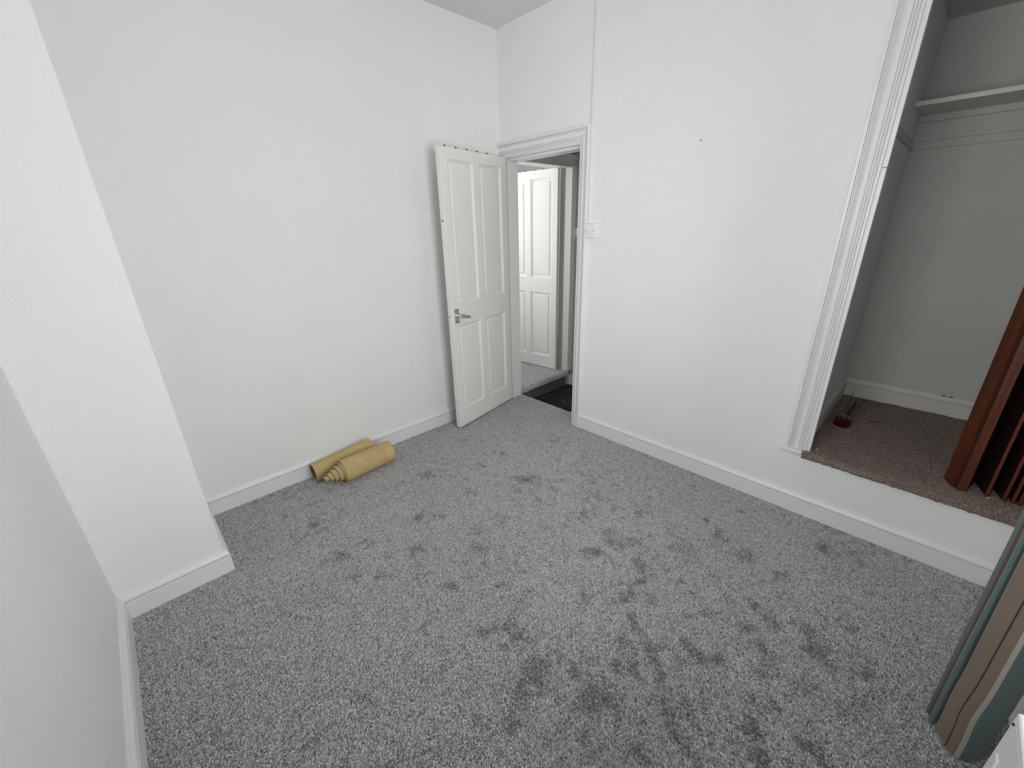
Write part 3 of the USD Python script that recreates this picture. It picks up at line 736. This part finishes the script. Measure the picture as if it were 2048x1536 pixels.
tr3 = thing("trim_3", "tall white moulded architrave on the left of the alcove", "architrave", kind="structure")
A3 = [(a * 1.12, b) for a, b in ARCH]
aox = 2.2985
obj("side_moulding", sweep([((aox, 0, 0.374), (-1, 0, 0), AO), ((aox, 0, AZ1 + 0.02), (-1, 0, 1), AO)], A3), "gloss", tr3, smooth=14)
obj("head_moulding", sweep([((aox, 0, AZ1 + 0.02), (-1, 0, 1), AO), ((AX1, 0, AZ1 + 0.02), (0, 0, 1), AO)], A3), "gloss", tr3, smooth=14)
obj("side_lining", tm(union(rbox((aox - .0005, -0.006, 0.374), (2.3155, 0.022, 1.690), .002), rbox((aox - .0005, -0.006, 1.692), (2.3155, 0.022, AZ1 + .02), .002), cube((2.2705, 0.0, 0.374), (aox + .004, 0.022, AZ1)))), "gloss", tr3)
obj("plinth_block", tm(rbox((2.186, -0.036, 0.354), (2.2875, 0.0, 0.374), .004)), "gloss", tr3, label="small white ledge under the moulding")

# shelf with its batten, and the painted-over rail round the alcove
sh = thing("shelf", "white shelf high across the back of the alcove", "shelf", (AX0, AY, 2.013))
obj("shelf_board", tm(rbox((0.0, -0.315, 0), (0.83, 0, 0.022), .0025)), "shelf", sh)
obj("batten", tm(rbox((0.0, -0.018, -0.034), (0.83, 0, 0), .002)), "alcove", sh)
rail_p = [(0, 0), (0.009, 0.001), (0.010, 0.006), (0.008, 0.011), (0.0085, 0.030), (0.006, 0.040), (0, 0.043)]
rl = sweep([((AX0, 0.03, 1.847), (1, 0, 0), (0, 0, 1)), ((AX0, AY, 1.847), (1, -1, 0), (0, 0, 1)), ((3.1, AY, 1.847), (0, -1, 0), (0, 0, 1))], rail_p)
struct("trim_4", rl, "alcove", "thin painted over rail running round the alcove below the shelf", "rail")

# ------------------------------------------------------------------ folding door, drawn back to the right of the alcove
fd = thing("folding_door", "dark red wood effect concertina door folded back in the alcove", "folding door", (2.81, 0.1, 0.374))
fz1 = 2.40 - 0.374
# leading post: two flat strips with a dark groove between
def strip(p0, p1, th_, z0, z1, r=.0025):
    p0, p1 = np.array(p0), np.array(p1)
    d = (p1 - p0) / np.linalg.norm(p1 - p0)
    n = np.array([-d[1], d[0]])
    pts_ = [p0 - n * th_ / 2, p1 - n * th_ / 2, p1 + n * th_ / 2, p0 + n * th_ / 2]
    return Manifold.extrude(CrossSection([np.array(pts_).tolist()]).offset(-r).offset(r) if False else CrossSection([np.array(pts_).tolist()]), z1 - z0).translate([0, 0, z0])


lead = [(0.0, 0.035), (0.030, -0.028), (0.034, -0.034), (0.060, -0.041)]
obj("leading_post", tm(union(strip((0.001, 0.038), (0.031, -0.0295), .012, 0, fz1))), "wood", fd)
obj("leading_post", tm(union(strip((0.0385, -0.0405), (0.067, -0.041), .011, 0, fz1))), "wood", fd)
obj("groove", tm(strip((0.033, -0.026), (0.043, -0.0365), .006, 0.001, fz1)), "wood_dark", fd)
zig = [(0.066, -0.040), (0.092, 0.085), (0.127, -0.030), (0.144, 0.085), (0.1755, -0.028), (0.185, 0.085), (0.2005, -0.024), (0.208, 0.085), (0.2195, -0.020), (0.2235, 0.08)]
for i in range(len(zig) - 1):
    obj("pleat", tm(strip(zig[i], zig[i + 1], .004, 0.004, fz1)), "wood_pleat_shade", fd)
    if i % 2 == 1:
        c = zig[i + 1] if i + 1 < len(zig) else None
        if c:
            obj("pleat_edge", tm(cyl((c[0], c[1], 0.004), (c[0], c[1], fz1), .0062, n=14)), "wood", fd)
obj("track", tm(cube((-0.5, -0.015, fz1), (0.225, 0.015, fz1 + .02))), "wood", fd)

# ------------------------------------------------------------------ things on the alcove floor
rd = thing("reed_diffuser", "dark red glass reed diffuser standing on the alcove carpet", "reed diffuser", (2.370, 0.468, 0.372))
prof = [(0, 0), (0.036, 0), (0.0395, 0.003), (0.0408, 0.009), (0.0408, 0.044), (0.0395, 0.051), (0.035, 0.0545), (0.018, 0.056), (0.0138, 0.058), (0.0135, 0.064), (0, 0.064)]
lath = lambda p, n=40: trimesh.creation.revolve(np.array(p), sections=n)
bt = obj("bottle", lath(prof), "red_glass", rd)
obj("collar", lath([(0.0, 0.058), (0.0158, 0.058), (0.0165, 0.060), (0.0165, 0.068), (0.0152, 0.070), (0.008, 0.070), (0.008, 0.064), (0, 0.064)]), "brass", bt)
tagm = Manifold.extrude(CrossSection([[(-.004, 0), (.004, 0), (.0045, -.012), (0, -.017), (-.0045, -.012)]]), .001)
obj("tag", tm(tagm.rotate([90, 0, 0]).rotate([0, 0, 20]).translate([0.003, -0.0176, 0.061]).rotate([0, 0, 8])), "brass", rd, label="small pale tag hanging from the neck")
def reed(px, pz_, base=(0, 0)):
    obj("reed", tm(cyl((base[0], base[1], 0.045), (px[0], px[1], pz_), .0022, n=10)), "reed", rd)
reed((0.004, 0.055), 0.185, (-0.003, 0))
reed((0.075, 0.045), 0.170, (0.004, 0))
reed((0.030, 0.024), 0.150, (0.001, -.003))
reed((0.034, 0.030), 0.147, (0.003, 0.001))
reed((0.040, 0.022), 0.142, (0.005, -.002))
reed((0.037, 0.020), 0.148, (0.000, 0.002))

cl = []
for i, t_ in enumerate(np.linspace(-1, 1, 17)):
    p = np.array([0.036 * t_, 0.014 * (1 - t_ * t_) * -1 + 0.012 * t_, 0.004 + 0.012 * abs(t_) ** 2.2])
    w_ = 0.0075 * math.sqrt(max(0.02, 1 - t_ * t_))
    cl.append((p, (0.3, 0.95, 0), (0, 0, 1), w_))
pod = sweep([(p, np.array(u) * w_, np.array(v_) * max(w_ * .45, .0012)) for p, u, v_, w_ in cl], [(math.cos(a), math.sin(a)) for a in np.linspace(0, 2 * math.pi, 13)[:-1]])
pr_ = thing("dry_leaf", "curled brown dry leaf lying beside the reed diffuser", "leaf", (2.494, 0.640, 0.3725), 0.35)
obj("leaf_blade", pod, "leaf", pr_)

for (px, py), lab, s in (((2.336, 0.045), "white paper scrap just inside the alcove near the architrave", 1.0), ((2.425, 0.235), "tiny white paper scrap in the middle of the alcove carpet", 0.7),
                         ((2.943, 0.062), "white paper scrap in front of the folding door pleats", 1.0), ((2.345, 1.005), "white paper scrap against the back skirting of the alcove", 0.9)):
    t = thing("paper_scrap", lab, "paper scrap", (px, py, 0.3735), rng.uniform(0, 3))
    a = 0.006 * s
    v = np.array([(-a, -a * .5, 0), (a, -a * .35, 0.001), (a * .8, a * .5, 0.0025), (-a * .7, a * .45, 0.001)])
    v = np.vstack([v, v + [0, 0, .0012]])
    obj("scrap", tm(Manifold.hull_points(v.tolist())), "paper", t)

# ------------------------------------------------------------------ carpet off-cuts rolled up, backing outwards
def roll(name, label, p0, p1, R, turns, tele, r_in, t_back=0.003, t_pile=0.0055, squash=1.0, squash1=None, start=0.0, egg=0.0):
    p0, p1 = np.array(p0, float), np.array(p1, float)
    ax = (p1 - p0) / np.linalg.norm(p1 - p0)
    sx = np.cross(ax, [0, 0, 1.0])
    sx /= np.linalg.norm(sx)
    sz = np.cross(sx, ax)
    Ln = np.linalg.norm(p1 - p0)
    t = thing(name, label, "carpet roll", (p0[0], p0[1], 0))
    N = int(turns * 56)
    o0 = np.array([p0[0], p0[1], 0])

    def layer(off0, off1):
        V, F = [], []
        for i in range(N + 1):
            f = i / N
            ph = start + f * turns * 2 * math.pi
            rr = R + (r_in - R) * f
            y0 = -tele * max(0.0, f * turns - 1.0) / max(turns - 1.0, 1e-6)
            # a soft, slightly flattened roll
            sq = 1 + egg * math.cos(4 * ph + 0.6)
            for off in (off0, off1):
                r_ = (rr - off) * sq
                for y in (y0, Ln + y0 * 0.75):
                    sq_ = squash + ((squash1 or squash) - squash) * min(1.0, max(0.0, y / Ln))
                    V.append(p0 - o0 + ax * y + sx * r_ * math.cos(ph) + sz * r_ * sq_ * math.sin(ph))
        for i in range(N):
            a, b = i * 4, (i + 1) * 4
            F += [(a, a + 1, b + 1), (a, b + 1, b), (a + 2, b + 3, a + 3), (a + 2, b + 2, b + 3), (a, b, b + 2), (a, b + 2, a + 2), (a + 1, a + 3, b + 3), (a + 1, b + 3, b + 1)]
        F += [(0, 2, 3), (0, 3, 1)]
        n = N * 4
        F += [(n, n + 1, n + 3), (n, n + 3, n + 2)]
        m = trimesh.Trimesh(np.array(V), np.array(F), process=False)
        trimesh.repair.fix_normals(m)
        return m
    obj("backing", layer(0, t_back), "backing", t, smooth=40)
    obj("pile", layer(t_back, t_back + t_pile), "carpet_offcut", t, smooth=40, label="grey carpet pile on the inside of the roll")
    return t


roll("carpet_roll", "tan backed carpet roll lying in front with a spiralled end", (0.232, -1.655, 0.081), (0.215, -1.312, 0.081), 0.0785, 5.75, 0.122, 0.012, egg=0.012, start=-1.9)
roll("carpet_roll", "slimmer tan backed carpet roll tucked against the left skirting", (0.084, -1.780, 0.064), (0.084, -1.385, 0.082), 0.0615, 2.2, 0.0, 0.045, squash1=1.30, start=-1.2)

# ------------------------------------------------------------------ curtain
hem = np.array([(3.005, -0.800), (2.950, -0.790), (2.912, -0.812), (2.892, -0.843), (2.8890, -0.856), (2.8935, -0.861), (2.9020, -0.856), (2.8965, -0.884), (2.9050, -0.894), (2.9200, -0.872),
                (2.9120, -0.903), (2.9210, -0.922), (2.9350, -0.944), (2.9565, -0.9640), (2.983, -0.9560), (3.000, -0.937), (3.014, -0.913), (3.020, -0.892), (3.026, -0.870)])
from scipy.interpolate import PchipInterpolator as CubicSpline
seg = np.concatenate([[0], np.cumsum(np.linalg.norm(np.diff(hem, axis=0), axis=1))])
cs = CubicSpline(seg / seg[-1], hem)
uu = np.linspace(0, 1, 420)
zz = np.concatenate([np.linspace(0.006, 0.5, 40), np.linspace(0.55, 2.45, 30)])
base = cs(uu)
tan = cs(uu, 1)
tan /= np.linalg.norm(tan, axis=1, keepdims=True)
nrm = np.stack([tan[:, 1], -tan[:, 0]], 1)
V = []
for z in zz:
    k_ = math.exp(-((z - 0.17) / 0.07) ** 2)
    sway = 0.003 * math.sin(2.1 * z) - 0.016 * min(z, 1.2)
    P = base.copy()
    P[:, 0] += sway - 0.005 * k_ * (uu > 0.5) * np.sin(math.pi * np.clip((uu - .5) / .4, 0, 1))
    P = P + nrm * (0.0022 * np.sin(uu * 21 + z * 3.1) * min(1, z / .3))[:, None]
    V.append(np.column_stack([P, np.full(len(P), z)]))
V = np.array(V)
nu, nz_ = len(uu), len(zz)
Vf = V.reshape(-1, 3)
back = V.copy()
back[..., :2] -= nrm[None] * 0.0022
Vb = back.reshape(-1, 3)
kk = np.arange(nu * nz_).reshape(nz_, nu)
qf = np.stack([kk[:-1, :-1], kk[:-1, 1:], kk[1:, 1:], kk[1:, :-1]], -1).reshape(-1, 4)
F = np.vstack([qf[:, [0, 1, 2]], qf[:, [0, 2, 3]]])
Fb = F[:, ::-1] + len(Vf)
edge = []
for i in range(nu - 1):
    a, b = kk[0, i], kk[0, i + 1]
    edge += [(a, b + len(Vf), b), (a, a + len(Vf), b + len(Vf))]
for col in (0, nu - 1):
    for j in range(nz_ - 1):
        a, b = kk[j, col], kk[j + 1, col]
        edge += [(a, b, b + len(Vf)), (a, b + len(Vf), a + len(Vf))]
cm = trimesh.Trimesh(np.vstack([Vf, Vb]), np.vstack([F, Fb, np.array(edge)]), process=False)
ctn = thing("curtain", "teal and brown striped curtain hanging to the floor by the window", "curtain")
cp = obj("cloth", cm, "curtain", ctn, smooth=True)
across = np.tile(np.interp(uu, seg / seg[-1], np.arange(len(hem)) / (len(hem) - 1)), nz_)
UsdGeom.PrimvarsAPI(UsdGeom.Mesh(cp)).CreatePrimvar("across", Sdf.ValueTypeNames.FloatArray, "vertex").Set(Vt.FloatArray.FromNumpy(np.concatenate([across, across]).astype(np.float32)))

# ------------------------------------------------------------------ radiator under the window
ra = thing("radiator", "white panel radiator at the bottom right corner of the photo", "radiator", (2.90, -1.34, 0))
RL, RZ0, RZ1 = 1.0, 0.13, 0.600
pan = rbox((0.0, -RL, RZ0), (0.012, 0, RZ1 - .012), .004)
for i in range(28):
    y = -0.035 - i * (RL - .07) / 27
    pan = pan + rbox((-0.0035, y - .011, RZ0 + .035), (0.006, y + .011, RZ1 - .10), .0032)
fpn = obj("front_panel", tm(pan), "radiator", ra)
obj("back_panel", tm(rbox((0.085, -RL, RZ0), (0.097, 0, RZ1 - .012), .004)), "radiator", ra)
obj("side_panel", tm(rbox((0.002, -0.004, RZ0 + .02), (0.095, 0.001, RZ1 - .006), .001)), "radiator", ra)
gr = rbox((0.0, -RL, RZ1 - .016), (0.098, 0.001, RZ1), .005)
for i in range(36):
    y = -0.03 - i * (RL - .06) / 35
    gr = gr - cube((0.026, y - .008, RZ1 - .1), (0.074, y + .008, RZ1 + .1))
obj("top_grille", tm(gr), "radiator", ra)
obj("bleed_screw", tm(cyl((0.001, -0.016, RZ1 - .022), (-0.0025, -0.016, RZ1 - .022), .0028, n=14)), "screw", fpn)
for y in (-0.06, -RL + .06):
    obj("bracket", tm(cube((0.09, y - .015, RZ0 + .05), (0.173, y + .015, RZ1 - .06))), "radiator", ra)
obj("pipe", tm(cyl((0.05, -RL - .03, 0.0), (0.05, -RL - .03, RZ0 + .03), .0075) + cyl((0.05, -RL - .03, RZ0 + .025), (0.05, -RL + .02, RZ0 + .025), .0075)), "gloss", ra)
